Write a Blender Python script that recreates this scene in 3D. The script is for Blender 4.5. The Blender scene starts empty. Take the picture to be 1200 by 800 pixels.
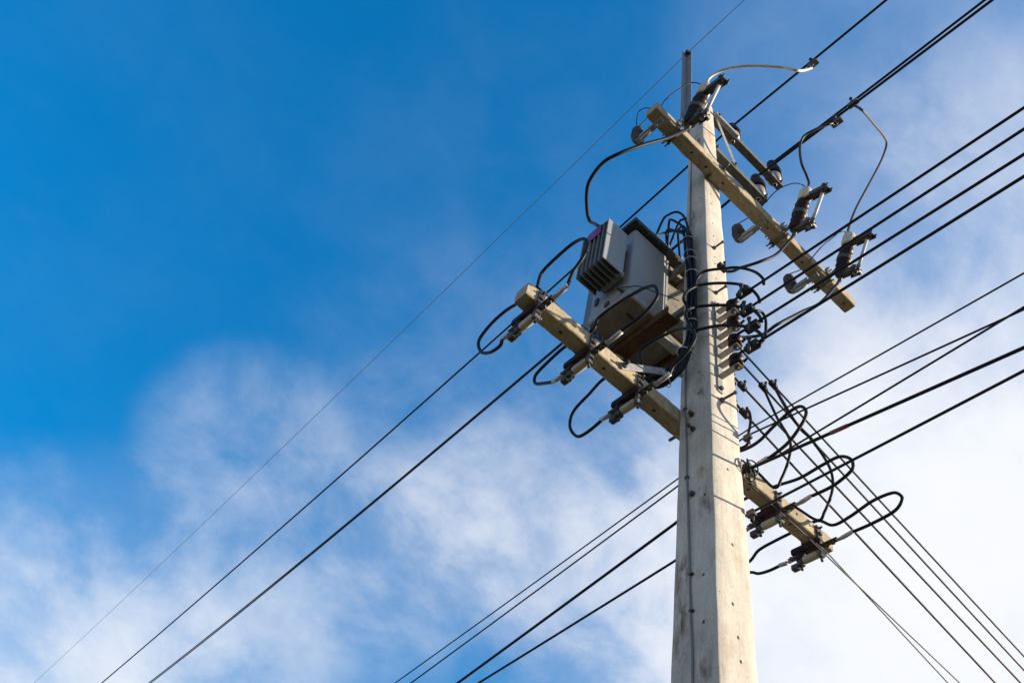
import bpy, bmesh, math, random
from mathutils import Vector, Matrix, noise

R = math.radians
SC = bpy.context.scene
COL = SC.collection
random.seed(7)

# ------------------------------------------------------------------ camera
# world: origin at the foot of the pole, X along the crossarms, Y along the street wires
ROT = ((0.74043959, -0.65056778, 0.16885134),      # right
       (0.6008052, 0.52802851, -0.60018248),       # down
       (0.30130107, 0.54584563, 0.78183771))       # forward
CAM = Vector((-2.4006, -1.9930, 1.6))
FPX, PX, PY = 977.0, 600.0, 400.0
r_, d_, f_ = (Vector(v) for v in ROT)
cam_data = bpy.data.cameras.new('camera')
cam_data.sensor_width = 36
cam_data.lens = 36 * FPX / 1200
cam_data.clip_start = 0.05
cam_data.clip_end = 3000
cam = bpy.data.objects.new('camera', cam_data)
COL.objects.link(cam)
u_, b_ = -d_, -f_
cam.matrix_world = Matrix(((r_.x, u_.x, b_.x, CAM.x), (r_.y, u_.y, b_.y, CAM.y), (r_.z, u_.z, b_.z, CAM.z), (0, 0, 0, 1)))
SC.camera = cam

def ray(px, py):
    v = r_ * (px - PX) + d_ * (py - PY) + f_ * FPX
    return v.normalized()

def at(px, py, x=None, y=None, z=None):
    """measured point: the sight line of a photo pixel met with a real plane of the place"""
    v = ray(px, py)
    if x is not None: t = (x - CAM.x) / v.x
    elif y is not None: t = (y - CAM.y) / v.y
    else: t = (z - CAM.z) / v.z
    return CAM + v * t

# ------------------------------------------------------------------ sun and sky
SUN_AZ, SUN_EL = -33.5, 13.0
sdir = Vector((math.cos(R(SUN_AZ)) * math.cos(R(SUN_EL)), math.sin(R(SUN_AZ)) * math.cos(R(SUN_EL)), math.sin(R(SUN_EL))))
sl = bpy.data.lights.new('sun', 'SUN')
sl.energy = 5.0
sl.angle = R(0.55)
sl.color = (1.0, 0.875, 0.71)
so = bpy.data.objects.new('sun', sl)
COL.objects.link(so)
so.rotation_euler = sdir.to_track_quat('Z', 'Y').to_euler()
so.location = (20, -16, 12)

SKY_STRENGTH = 0.12
EXPOSURE = 0.85
world = bpy.data.worlds.new('World')
SC.world = world
world.use_nodes = True
wt = world.node_tree
wt.nodes.clear()

def N(tree, t, **kw):
    n = tree.nodes.new(t)
    for k, v in kw.items():
        if k == 'inp':
            for a, b in v.items(): n.inputs[a].default_value = b
        else: setattr(n, k, v)
    return n

def math_node(tree, op, a, b=None, clamp=False):
    n = tree.nodes.new('ShaderNodeMath'); n.operation = op; n.use_clamp = clamp
    for i, v in enumerate((a, b)):
        if v is None: continue
        if isinstance(v, (int, float)): n.inputs[i].default_value = v
        else: tree.links.new(v, n.inputs[i])
    return n.outputs[0]

def build_sky():
    L = wt.links.new
    out = N(wt, 'ShaderNodeOutputWorld')
    bg = N(wt, 'ShaderNodeBackground'); bg.inputs['Strength'].default_value = SKY_STRENGTH
    L(bg.outputs[0], out.inputs[0])
    sky = N(wt, 'ShaderNodeTexSky', sky_type='NISHITA', sun_disc=False)
    sky.sun_elevation = R(SUN_EL)
    sky.sun_rotation = math.atan2(sdir.x, sdir.y)
    sky.air_density = 1.0; sky.dust_density = 0.6; sky.ozone_density = 2.5
    # clear-air blue: more saturated, as through a polariser
    hs = N(wt, 'ShaderNodeHueSaturation'); hs.inputs['Hue'].default_value = 0.508
    hs.inputs['Saturation'].default_value = 1.92; hs.inputs['Value'].default_value = 1.79
    gm = N(wt, 'ShaderNodeGamma'); gm.inputs['Gamma'].default_value = 0.62
    L(sky.outputs[0], gm.inputs['Color']); L(gm.outputs[0], hs.inputs['Color'])
    tc = N(wt, 'ShaderNodeTexCoord')
    sep = N(wt, 'ShaderNodeSeparateXYZ'); L(tc.outputs['Generated'], sep.inputs[0])
    # cloud sheet: directions met with a level sheet high above
    zz = math_node(wt, 'ADD', math_node(wt, 'MAXIMUM', sep.outputs[2], 0.0), 0.55)
    cx = math_node(wt, 'DIVIDE', sep.outputs[0], zz); cy = math_node(wt, 'DIVIDE', sep.outputs[1], zz)
    cv = N(wt, 'ShaderNodeCombineXYZ'); L(cx, cv.inputs[0]); L(cy, cv.inputs[1])
    mp = N(wt, 'ShaderNodeMapping'); mp.inputs['Rotation'].default_value = (0, 0, R(-12)); mp.inputs['Scale'].default_value = (1.9, 2.1, 1)
    mp.inputs['Location'].default_value = (5.1, 2.3, 0)
    L(cv.outputs[0], mp.inputs[0])
    n1 = N(wt, 'ShaderNodeTexNoise', inp={'Scale': 3.0, 'Detail': 11.0, 'Roughness': 0.60, 'Lacunarity': 2.1, 'Distortion': 0.25}); L(mp.outputs[0], n1.inputs['Vector'])
    n2 = N(wt, 'ShaderNodeTexNoise', inp={'Scale': 9.0, 'Detail': 8.0, 'Roughness': 0.6, 'Distortion': 0.4}); L(mp.outputs[0], n2.inputs['Vector'])
    def lobe(p, rad, amt):
        dp = N(wt, 'ShaderNodeVectorMath', operation='DOT_PRODUCT'); L(tc.outputs['Generated'], dp.inputs[0]); dp.inputs[1].default_value = p
        mr = N(wt, 'ShaderNodeMapRange', interpolation_type='SMOOTHERSTEP')
        mr.inputs['From Min'].default_value = math.cos(R(rad)); mr.inputs['From Max'].default_value = 1.0
        mr.inputs['To Min'].default_value = 0; mr.inputs['To Max'].default_value = amt
        L(dp.outputs['Value'], mr.inputs['Value'])
        return mr.outputs[0]
    # thin high veil that thickens toward the sun side of the sky and toward the horizon
    veil = math_node(wt, 'ADD', lobe(ray(1500, 800), 52, .10), math_node(wt, 'ADD', lobe(ray(1180, 780), 24, 2.6), lobe(ray(1150, 60), 22, .09)))
    hz = N(wt, 'ShaderNodeMapRange', interpolation_type='SMOOTHERSTEP'); L(sep.outputs[2], hz.inputs['Value'])
    hz.inputs['From Min'].default_value = .52; hz.inputs['From Max'].default_value = 0; hz.inputs['To Min'].default_value = 0; hz.inputs['To Max'].default_value = 3.0
    veil = math_node(wt, 'ADD', veil, hz.outputs[0])
    # cloud banks: (direction, angular radius in degrees, amount)
    banks = [((585, 610), 9, .32), ((500, 640), 8, .22), ((285, 520), 8, .20), ((70, 745), 13, .32), ((255, 790), 10, .28), ((700, 550), 11, .08),
             ((1170, 310), 17, .26), ((1070, 290), 9, .10), ((935, 390), 7, .20), ((930, 720), 18, .55), ((740, 680), 12, .22), ((610, 790), 11, .05),
             ((560, 480), 16, .05), ((450, 500), 8, .05), ((640, 330), 22, .012), ((450, 650), 10, .16), ((330, 640), 7, .06)]
    cl = None
    for (p, rad, amt) in banks:
        o = lobe(ray(*p), rad, amt)
        cl = o if cl is None else math_node(wt, 'ADD', cl, o)
    # the banks are broken up by coarse and fine wisps, the veil only gently
    w1 = N(wt, 'ShaderNodeMapRange', interpolation_type='SMOOTHSTEP'); L(n1.outputs[0], w1.inputs['Value'])
    w1.inputs['From Min'].default_value = .34; w1.inputs['From Max'].default_value = .70; w1.inputs['To Min'].default_value = .36; w1.inputs['To Max'].default_value = 1.5
    w2 = N(wt, 'ShaderNodeMapRange'); L(n2.outputs[0], w2.inputs['Value'])
    w2.inputs['From Min'].default_value = .3; w2.inputs['From Max'].default_value = .7; w2.inputs['To Min'].default_value = .78; w2.inputs['To Max'].default_value = 1.22
    wisps = math_node(wt, 'MULTIPLY', w1.outputs[0], w2.outputs[0])
    cl = math_node(wt, 'MULTIPLY', math_node(wt, 'ADD', cl, 0.008), wisps)
    vmod = math_node(wt, 'ADD', math_node(wt, 'MULTIPLY', wisps, .62), .38)
    veil = math_node(wt, 'MULTIPLY', veil, vmod)
    dens = math_node(wt, 'ADD', cl, veil)
    # optical depth to cover
    ex = math_node(wt, 'POWER', 2.718, math_node(wt, 'MULTIPLY', dens, -1.25))
    cov = math_node(wt, 'SUBTRACT', 1.0, ex, True)
    mix = N(wt, 'ShaderNodeMix', data_type='RGBA')
    L(cov, mix.inputs['Factor']); L(hs.outputs[0], mix.inputs[6])
    mix.inputs[7].default_value = (4.45, 4.52, 4.72, 1)
    L(mix.outputs[2], bg.inputs['Color'])
build_sky()

SC.view_settings.view_transform = 'Standard'
SC.view_settings.look = 'None'
SC.view_settings.gamma = 1
SC.view_settings.exposure = EXPOSURE
SC.view_settings.use_curve_mapping = False

# ------------------------------------------------------------------ materials
MATS = {}
def new_mat(name):
    m = bpy.data.materials.new(name); m.use_nodes = True
    t = m.node_tree; b = t.nodes['Principled BSDF']
    MATS[name] = m
    return m, t, b

def ramp(t, src, stops):
    n = t.nodes.new('ShaderNodeValToRGB')
    e = n.color_ramp.elements
    while len(e) < len(stops): e.new(0.5)
    for i, (p, c) in enumerate(stops):
        e[i].position = p; e[i].color = (*c, 1)
    t.links.new(src, n.inputs[0])
    return n.outputs[0]

def mixc(t, fac, a, b, mode='MIX'):
    n = t.nodes.new('ShaderNodeMix'); n.data_type = 'RGBA'; n.blend_type = mode
    for s, v in ((0, fac), (6, a), (7, b)):
        if isinstance(v, (int, float)): n.inputs[s].default_value = v
        elif isinstance(v, tuple): n.inputs[s].default_value = (*v, 1)
        else: t.links.new(v, n.inputs[s])
    return n.outputs[2]

def coords(t, scale=(1, 1, 1)):
    tc = t.nodes.new('ShaderNodeTexCoord'); mp = t.nodes.new('ShaderNodeMapping')
    mp.inputs['Scale'].default_value = scale
    t.links.new(tc.outputs['Object'], mp.inputs[0])
    return mp.outputs[0]

def tex(t, vec, scale, detail=5, rough=.55, dist=0):
    n = t.nodes.new('ShaderNodeTexNoise')
    for k, v in (('Scale', scale), ('Detail', detail), ('Roughness', rough), ('Distortion', dist)): n.inputs[k].default_value = v
    t.links.new(vec, n.inputs['Vector'])
    return n.outputs[0]

def bump(t, b, h, strength, dist):
    n = t.nodes.new('ShaderNodeBump'); n.inputs['Strength'].default_value = strength; n.inputs['Distance'].default_value = dist
    t.links.new(h, n.inputs['Height']); t.links.new(n.outputs[0], b.inputs['Normal'])

def concrete(name, base, dark, stain, rust=(), stain_amt=.5, blot=.36):
    m, t, b = new_mat(name)
    v = coords(t); vs = coords(t, (1, 1, .16))
    n1 = tex(t, v, 5.5, 8, .62, .3); n2 = tex(t, vs, 14, 6, .6, .5); n3 = tex(t, v, 75, 3, .6)
    c = mixc(t, ramp(t, n1, [(.30, (0, 0, 0)), (.70, (1, 1, 1))]), dark, base)
    c = mixc(t, math_node(t, 'MULTIPLY', ramp(t, n2, [(.52, (0, 0, 0)), (.72, (1, 1, 1))]), stain_amt), c, stain)
    bl = tex(t, v, 2.3, 7, .68, .6); fs = tex(t, coords(t, (1, 1, .07)), 42, 4, .6, .3)
    c = mixc(t, math_node(t, 'MULTIPLY', ramp(t, bl, [(.44, (0, 0, 0)), (.60, (1, 1, 1))]), blot), c, tuple(k * .62 for k in dark))
    mo = tex(t, coords(t, (1, 1, .5)), 17, 8, .7, .5)
    c = mixc(t, math_node(t, 'MULTIPLY', ramp(t, mo, [(.54, (0, 0, 0)), (.66, (1, 1, 1))]), blot * 1.4), c, tuple(k * f for k, f in zip(dark, (.74, .66, .56))))
    c = mixc(t, math_node(t, 'MULTIPLY', ramp(t, fs, [(.50, (0, 0, 0)), (.66, (1, 1, 1))]), blot * .8), c, tuple(k * .6 for k in dark))
    # small air voids and grit
    vo = t.nodes.new('ShaderNodeTexVoronoi'); vo.inputs['Scale'].default_value = 34; t.links.new(v, vo.inputs['Vector'])
    pits = ramp(t, vo.outputs['Distance'], [(.05, (1, 1, 1)), (.10, (0, 0, 0))])
    sel = ramp(t, tex(t, v, 9, 2), [(.52, (0, 0, 0)), (.58, (1, 1, 1))])
    pm = math_node(t, 'MULTIPLY', pits, sel)
    c = mixc(t, math_node(t, 'MULTIPLY', pm, .75), c, tuple(k * .35 for k in dark))
    vb = t.nodes.new('ShaderNodeTexVoronoi'); vb.inputs['Scale'].default_value = 13; t.links.new(v, vb.inputs['Vector'])
    big = math_node(t, 'MULTIPLY', ramp(t, vb.outputs['Distance'], [(.045, (1, 1, 1)), (.085, (0, 0, 0))]), ramp(t, tex(t, v, 4, 2), [(.50, (0, 0, 0)), (.56, (1, 1, 1))]))
    c = mixc(t, math_node(t, 'MULTIPLY', big, .7), c, tuple(k * .42 for k in dark))
    c = mixc(t, .25, c, ramp(t, n3, [(.3, (.3, .29, .27)), (.7, (.75, .72, .66))]), 'OVERLAY')
    for (p, rx, rz, col) in rust:       # run-off stains below bolts
        g = t.nodes.new('ShaderNodeTexCoord'); mp = t.nodes.new('ShaderNodeMapping'); mp.vector_type = 'POINT'
        mp.inputs['Scale'].default_value = (1 / rx, 1 / rx, 1 / rz)
        mp.inputs['Location'].default_value = (-p[0] / rx, -p[1] / rx, -p[2] / rz)
        t.links.new(g.outputs['Object'], mp.inputs[0])
        ln = t.nodes.new('ShaderNodeVectorMath'); ln.operation = 'LENGTH'; t.links.new(mp.outputs[0], ln.inputs[0])
        k = math_node(t, 'SUBTRACT', 1.0, ln.outputs['Value'], True)
        k = math_node(t, 'MULTIPLY', k, math_node(t, 'MULTIPLY', ramp(t, tex(t, coords(t, (1, 1, .35)), 26, 6, .65, .4), [(.42, (0, 0, 0)), (.68, (1, 1, 1))]), 1.6), True)
        c = mixc(t, k, c, col)
    t.links.new(c, b.inputs['Base Color'])
    b.inputs['Roughness'].default_value = .88; b.inputs['Specular IOR Level'].default_value = .25
    h = math_node(t, 'SUBTRACT', math_node(t, 'ADD', n1, math_node(t, 'MULTIPLY', n3, .35)), math_node(t, 'MULTIPLY', pm, 1.2))
    bump(t, b, h, .5, .004)
    return m

concrete('pole_concrete', (.62, .57, .49), (.51, .47, .405), (.36, .33, .285),
         [((0.0, -.085, 8.72), .05, .30, (.55, .24, .05)), ((-.08, -.02, 8.45), .045, .5, (.13, .07, .035)), ((-.10, .03, 7.2), .05, .3, (.2, .13, .08)),
          ((-.12, .07, 3.75), .07, .34, (.20, .14, .09)), ((-.115, -.05, 4.55), .05, .09, (.36, .24, .11)), ((-.125, -.05, 3.5), .06, .2, (.20, .15, .11)), ((-.12, .07, 4.02), .08, .16, (.24, .15, .09)), ((-.118, -.07, 4.35), .06, .16, (.13, .11, .09)), ((-.112, .05, 5.0), .06, .22, (.22, .16, .10)), ((-.11, -.04, 5.2), .05, .2, (.16, .14, .12)), ((.03, -.118, 4.1), .05, .12, (.40, .30, .19)), ((-.05, -.122, 3.6), .05, .10, (.42, .33, .22)), ((-.125, .02, 3.35), .08, .1, (.17, .13, .1))])
concrete('arm_concrete', (.53, .455, .325), (.37, .305, .20), (.17, .125, .07),
         [((-1.22, .17, 5.06), .08, .08, (.28, .12, .06)), ((-.55, .11, 5.03), .05, .03, (.12, .08, .04)), ((-.9, .11, 5.03), .07, .025, (.14, .09, .05))], .55, .45)

def simple(name, col, rough=.6, metal=0, var=.25, scale=14, spec=.5, bumpd=0.0, stretch=(1, 1, 1)):
    m, t, b = new_mat(name)
    v = coords(t, stretch)
    n = tex(t, v, scale, 6, .6, .2)
    lo = tuple(k * (1 - var) for k in col); hi = tuple(min(1, k * (1 + var)) for k in col)
    t.links.new(ramp(t, n, [(.3, lo), (.7, hi)]), b.inputs['Base Color'])
    b.inputs['Metallic'].default_value = metal; b.inputs['Specular IOR Level'].default_value = spec
    rr = t.nodes.new('ShaderNodeMapRange'); rr.inputs['To Min'].default_value = max(.05, rough - .12); rr.inputs['To Max'].default_value = min(1, rough + .12)
    t.links.new(n, rr.inputs[0]); t.links.new(rr.outputs[0], b.inputs['Roughness'])
    if bumpd: bump(t, b, tex(t, v, scale * 3, 4), .4, bumpd)
    return m, t, b

simple('galvanised', (.33, .325, .31), .55, .3, .22, 30, .5, .001)
simple('galvanised_dull', (.125, .122, .112), .66, .2, .3, 22, .4, .001)
simple('peak_steel', (.26, .27, .275), .55, .2, .15, 22, .4)
simple('zinc_bright', (.62, .62, .60), .38, .6, .15, 40)
simple('dark_metal', (.075, .068, .06), .5, .35, .35, 40)
simple('black_cable', (.016, .0158, .0165), .5, 0, .1, 5, .14)
simple('grey_cable', (.075, .075, .078), .6, 0, .12, 5, .3)
simple('conduit_grey', (.20, .205, .21), .7, 0, .15, 5, .2)
simple('white_cable', (.55, .51, .43), .6, 0, .03, 3, .3)
simple('bare_wire', (.09, .09, .095), .6, .2, .05, 5, .3)
simple('copper_tail', (.035, .034, .036), .5, .1, .08, 5, .4)
simple('brown_porcelain', (.036, .015, .0125), .45, 0, .25, 9, .13)
simple('purple_porcelain', (.030, .015, .017), .5, 0, .3, 9, .14)
simple('grey_porcelain', (.34, .34, .33), .35, 0, .15, 12)
simple('grey_polymer', (.055, .055, .055), .6, 0, .3, 20)
simple('cream_porcelain', (.60, .53, .36), .35, 0, .1, 12)
simple('glass_fibre', (.50, .50, .47), .45, 0, .12, 30)
simple('black_porcelain', (.028, .0115, .0095), .42, 0, .3, 9, .13)
simple('dark_connector', (.026, .022, .020), .6, 0, .35, 30, .25)
simple('beige_cartridge', (.42, .39, .29), .5, 0, .1, 20)
simple('lug_tin', (.48, .46, .42), .42, .45, .2, 30)
simple('transformer_paint', (.275, .288, .288), .46, 0, .10, 5, .45, .0006, (1, 1, .3))
simple('shaded_fin_paint', (.17, .178, .18), .5, 0, .12, 8)  # darker copy of the tank paint, shade among the fins put into colour
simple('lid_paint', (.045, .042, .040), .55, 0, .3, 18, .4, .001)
simple('rusty_steel', (.085, .045, .022), .8, .1, .5, 16, .3, .002)
simple('purple_sticker', (.24, .06, .17), .5, 0, .15, 12)
simple('tie_white', (.55, .55, .52), .5, 0, .1, 30)
simple('red_tape', (.20, .035, .035), .5, 0, .2, 30)
simple('hole_dark', (.03, .028, .025), .9, 0, .2, 30)

def ground_mat():
    m, t, b = new_mat('dry_ground')
    v = coords(t)
    n1 = tex(t, v, .25, 8, .6, .3); n2 = tex(t, v, 6, 8, .65)
    c = mixc(t, n2, (.075, .055, .034), (.15, .115, .075))
    c = mixc(t, ramp(t, n1, [(.45, (0, 0, 0)), (.62, (1, 1, 1))]), c, (.05, .06, .025))
    t.links.new(c, b.inputs['Base Color']); b.inputs['Roughness'].default_value = .95
    bump(t, b, n2, .6, .05)
ground_mat()

# ------------------------------------------------------------------ mesh helpers (all return a bmesh)
def bm_new(): return bmesh.new()

def add_box(bm, x0, x1, y0, y1, z0, z1, bev=0.0, mtx=None, seg=1):
    vs = [Vector((x, y, z)) for z in (z0, z1) for y in (y0, y1) for x in (x0, x1)]
    if mtx is not None: vs = [mtx @ v for v in vs]
    v = [bm.verts.new(p) for p in vs]
    fs = [bm.faces.new([v[i] for i in q]) for q in ((0, 2, 3, 1), (4, 5, 7, 6), (0, 1, 5, 4), (2, 6, 7, 3), (0, 4, 6, 2), (1, 3, 7, 5))]
    if bev:
        es = list({e for f in fs for e in f.edges})
        bmesh.ops.bevel(bm, geom=es, offset=bev, segments=seg, affect='EDGES', profile=.5)
    return bm

def frame_of(d):
    d = d.normalized()
    a = Vector((0, 0, 1)) if abs(d.z) < .9 else Vector((1, 0, 0))
    s = d.cross(a).normalized()
    return s, s.cross(d).normalized()

def add_tube(bm, pts, rad, seg=10, cap=True):
    pts = [Vector(p) for p in pts]
    n = len(pts); rings = []
    rads = rad if isinstance(rad, (list, tuple)) else [rad] * n
    t0 = (pts[1] - pts[0]).normalized(); s, u = frame_of(t0)
    for i, p in enumerate(pts):
        t = (pts[min(i + 1, n - 1)] - pts[max(i - 1, 0)]).normalized()
        q = t0.rotation_difference(t); s = q @ s; u = q @ u; t0 = t
        rings.append([bm.verts.new(p + (s * math.cos(k * 2 * math.pi / seg) + u * math.sin(k * 2 * math.pi / seg)) * rads[i]) for k in range(seg)])
    for a, b in zip(rings, rings[1:]):
        for k in range(seg):
            f = bm.faces.new((a[k], a[(k + 1) % seg], b[(k + 1) % seg], b[k])); f.smooth = True
    if cap:
        bm.faces.new(list(reversed(rings[0]))); bm.faces.new(rings[-1])
    return bm

def add_cyl(bm, a, b, r, seg=12, r2=None):
    return add_tube(bm, [a, b], [r, r if r2 is None else r2], seg)

def add_lathe(bm, prof, o, ax=(0, 0, 1), seg=18, smooth=True):
    """prof: (radius, height along axis)"""
    o = Vector(o); ax = Vector(ax).normalized(); s, u = frame_of(ax); rings = []
    for (rr, h) in prof:
        rr = max(rr, 1e-4)
        rings.append([bm.verts.new(o + ax * h + (s * math.cos(k * 2 * math.pi / seg) + u * math.sin(k * 2 * math.pi / seg)) * rr) for k in range(seg)])
    for a, b in zip(rings, rings[1:]):
        for k in range(seg):
            f = bm.faces.new((a[k], a[(k + 1) % seg], b[(k + 1) % seg], b[k])); f.smooth = smooth
    bm.faces.new(list(reversed(rings[0]))); bm.faces.new(rings[-1])
    return bm

def add_hex(bm, c, ax, r, h):
    ax = Vector(ax).normalized(); c = Vector(c)
    return add_lathe(bm, [(r * .9, 0), (r, h * .15), (r, h * .85), (r * .9, h)], c, ax, 6, False)

def smooth_path(pts, sub=7):
    P = [Vector(p) for p in pts]; out = []
    for i in range(len(P) - 1):
        p0 = P[max(i - 1, 0)]; p1 = P[i]; p2 = P[i + 1]; p3 = P[min(i + 2, len(P) - 1)]
        for k in range(sub):
            t = k / sub
            out.append(.5 * ((2 * p1) + (p2 - p0) * t + (2 * p0 - 5 * p1 + 4 * p2 - p3) * t * t + (3 * p1 - p0 - 3 * p2 + p3) * t ** 3))
    out.append(P[-1])
    return out

def to_mesh(bm, name, mat):
    bmesh.ops.recalc_face_normals(bm, faces=bm.faces[:])
    me = bpy.data.meshes.new(name); bm.to_mesh(me); bm.free()
    me.materials.append(MATS[mat])
    return me

def tag(o, label, cat, group=None):
    o['label'] = label; o['category'] = cat
    if group: o['group'] = group
    return o

def thing(name, label, cat, loc=(0, 0, 0), group=None):
    o = bpy.data.objects.new(name, None); COL.objects.link(o)
    o.location = loc; o.empty_display_size = .1
    return tag(o, label, cat, group)

def part(name, bm_or_me, mat, parent, local=False, label=None):
    """a child mesh; world coordinates unless local"""
    if isinstance(bm_or_me, bmesh.types.BMesh):
        if not local:
            off = Vector((0, 0, 0)); q = parent
            while q: off += q.location; q = q.parent
            bmesh.ops.translate(bm_or_me, verts=bm_or_me.verts[:], vec=-off)
        me = to_mesh(bm_or_me, name, mat)
    else: me = bm_or_me
    o = bpy.data.objects.new(name, me); COL.objects.link(o); o.parent = parent
    if label: o['label'] = label
    return o

def single(name, bm, mat, label, cat, group=None, org=None):
    if org is not None: bmesh.ops.translate(bm, verts=bm.verts[:], vec=-Vector(org))
    o = bpy.data.objects.new(name, to_mesh(bm, name, mat)); COL.objects.link(o)
    if org is not None: o.location = org
    return tag(o, label, cat, group)

def stamp(root, tree):
    """tree: [(name, mesh, [subparts])] shared by every copy"""
    for (nm, me, subs) in tree:
        o = part(nm, me, None, root)
        for (n2, m2) in subs: part(n2, m2, None, o)

def cable(pts, rad, label, cat='cable', mat='black_cable', name='cable', group=None, sub=7, seg=10):
    path = smooth_path(pts, sub)
    return single(name, add_tube(bm_new(), path, rad, seg), mat, label, cat, group, org=path[0])

def span(p0, az, m, k, rad, label, L=42, mat='black_cable', name='overhead_wire', group=None, lead=None, n=46):
    """a wire leaving p0 in a level direction, sagging as a shallow parabola"""
    a = R(az); pts = [Vector(p) for p in (lead or [])]
    for i in range(n):
        d = L * (i / (n - 1)) ** 1.6
        pts.append(Vector((p0[0] + d * math.cos(a), p0[1] + d * math.sin(a), p0[2] - m * d + k * d * d)))
    return single(name, add_tube(bm_new(), pts, rad, 8), mat, label, 'wire', group, org=pts[0])

def through(p0, right, left, rad, label, mat='black_cable', group=None, mid=()):
    """a wire that passes the pole: right = (p, az, m) on the near side, left on the far side"""
    def side(p, az, m, k=.002, L=42, n=46):
        a = R(az); o = []
        for i in range(n):
            d = L * (i / (n - 1)) ** 1.6
            o.append(Vector((p[0] + d * math.cos(a), p[1] + d * math.sin(a), p[2] - m * d + k * d * d)))
        return o
    A = side(*right); B = side(*left)
    pts = list(reversed(A))
    if (A[0] - B[0]).length > .01: pts += [Vector(q) for q in mid] + B
    else: pts += B[1:]
    return single('overhead_wire', add_tube(bm_new(), pts, rad, 8), mat, label, 'wire', group, org=p0)

def roughen(bm, amp, scale, seed=0):
    for v in bm.verts:
        q = v.co * scale + Vector((seed, seed * 1.7, 0))
        v.co += Vector((noise.noise(q), noise.noise(q + Vector((31, 0, 0))), noise.noise(q + Vector((0, 57, 0))))) * amp

def drill(me_obj, holes):
    """cut real holes: (centre, axis, radius, depth)"""
    c = bm_new()
    for (p, ax, r, dep) in holes:
        ax = Vector(ax).normalized()
        add_cyl(c, Vector(p) + ax * .03, Vector(p) - ax * dep, r, 10)
    bmesh.ops.translate(c, verts=c.verts[:], vec=-me_obj.matrix_world.translation)
    bmesh.ops.recalc_face_normals(c, faces=c.faces[:])
    cm = bpy.data.meshes.new('cutter'); c.to_mesh(cm); c.free(); cm.materials.append(MATS['hole_dark'])
    co = bpy.data.objects.new('cutter', cm); COL.objects.link(co)
    co.matrix_world = Matrix.Translation(me_obj.matrix_world.translation)
    md = me_obj.modifiers.new('holes', 'BOOLEAN'); md.object = co; md.operation = 'DIFFERENCE'; md.solver = 'EXACT'
    bpy.context.view_layer.update()
    dg = bpy.context.evaluated_depsgraph_get()
    me = bpy.data.meshes.new_from_object(me_obj.evaluated_get(dg))
    me_obj.modifiers.remove(md)
    if len(me.polygons) > 10:
        me_obj.data = me
    bpy.data.objects.remove(co); bpy.data.meshes.remove(cm)

# ------------------------------------------------------------------ ground
bm = bm_new()
G = 900
vs = [bm.verts.new((x, y, 0)) for x, y in ((-G, -G), (G, -G), (G, G), (-G, G))]
bm.faces.new(vs)
go = bpy.data.objects.new('ground', to_mesh(bm, 'ground', 'dry_ground')); COL.objects.link(go)
go['kind'] = 'structure'

# ------------------------------------------------------------------ the pole
def half(z): return .1225 - (z - 3.4) * .0076

POLE_TOP = 9.5
pole = thing('utility_pole', 'tall tapered square concrete pole standing in the middle of all the wires', 'pole')
bm = bm_new()
nz = 110; cut = .009; prev = None
for i in range(nz + 1):
    z = -.3 + (POLE_TOP + .3) * i / nz; h = half(z); k = .004 if i < nz else .010
    hh = h if i < nz else h - .006
    prof = []
    c = cut
    for (sx, sy, swap) in ((-1, -1, 0), (1, -1, 1), (1, 1, 0), (-1, 1, 1)):
        a = (sx * hh, sy * (hh - c)); b = (sx * (hh - c * .3), sy * (hh - c * .3)); d = (sx * (hh - c), sy * hh)
        prof += [a, b, d] if not swap else [d, b, a]
    # mid points for unevenness
    full = []
    for j in range(12):
        p, q = prof[j], prof[(j + 1) % 12]
        full.append(p)
        if j % 3 == 2:
            for f in (.25, .5, .75): full.append((p[0] + (q[0] - p[0]) * f, p[1] + (q[1] - p[1]) * f))
    ring = [bm.verts.new((p[0], p[1], z)) for p in full]
    if prev:
        for j in range(len(ring)):
            f = bm.faces.new((prev[j], prev[(j + 1) % len(ring)], ring[(j + 1) % len(ring)], ring[j])); f.smooth = True
    else: bm.faces.new(list(reversed(ring)))
    prev = ring
bm.faces.new(prev)
roughen(bm, .0035, 5.0, 3)
shaft = part('shaft', bm, 'pole_concrete', pole)
shaft.data.polygons.foreach_set('use_smooth', [True] * len(shaft.data.polygons))
def front(px, py):
    p = at(px, py, y=-.1)
    for _ in range(4): p = at(px, py, y=-half(p.z))
    return p
def side(px, py):
    p = at(px, py, x=-.1)
    for _ in range(4): p = at(px, py, x=-half(p.z))
    return p
FH = [(858, 638), (859, 707), (865, 746.6), (852.8, 549.5), (833, 227), (833.6, 239), (835, 262), (836, 276.6), (837.6, 301), (838, 309), (839, 326.5), (868, 775)]
SH = [(824, 673), (824, 728), (819, 436), (818.5, 461), (826, 579), (820, 232)]
holes = [(front(*p), (0, -1, 0), .0085, .05) for p in FH] + [(side(*p), (-1, 0, 0), .0085, .05) for p in SH]
drill(shaft, holes)
shaft.data.polygons.foreach_set('use_smooth', [True] * len(shaft.data.polygons))
shaft.data.set_sharp_from_angle(angle=R(32))
# step bolts on the sunlit face and on the shaded face
for (p, ln, f) in [((836, 291), .085, 0), ((838, 343.6), .09, 0), ((845, 469), .10, 0), ((812, 486), .03, 1), ((813, 503), .05, 1), ((812, 579), .02, 1), ((827, 209), .05, 0)]:
    q = side(*p) if f else front(*p)
    ax = Vector((-1, 0, -.05)) if f else Vector((.05, -1, .0))
    b = bm_new()
    add_cyl(b, q - ax * .02, q + ax * ln, .0075, 8)
    add_hex(b, q + ax * (ln - .012), ax, .0125, .011)
    add_hex(b, q, ax, .016, .014)
    part('step_bolt', b, 'dark_metal', pole)

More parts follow.
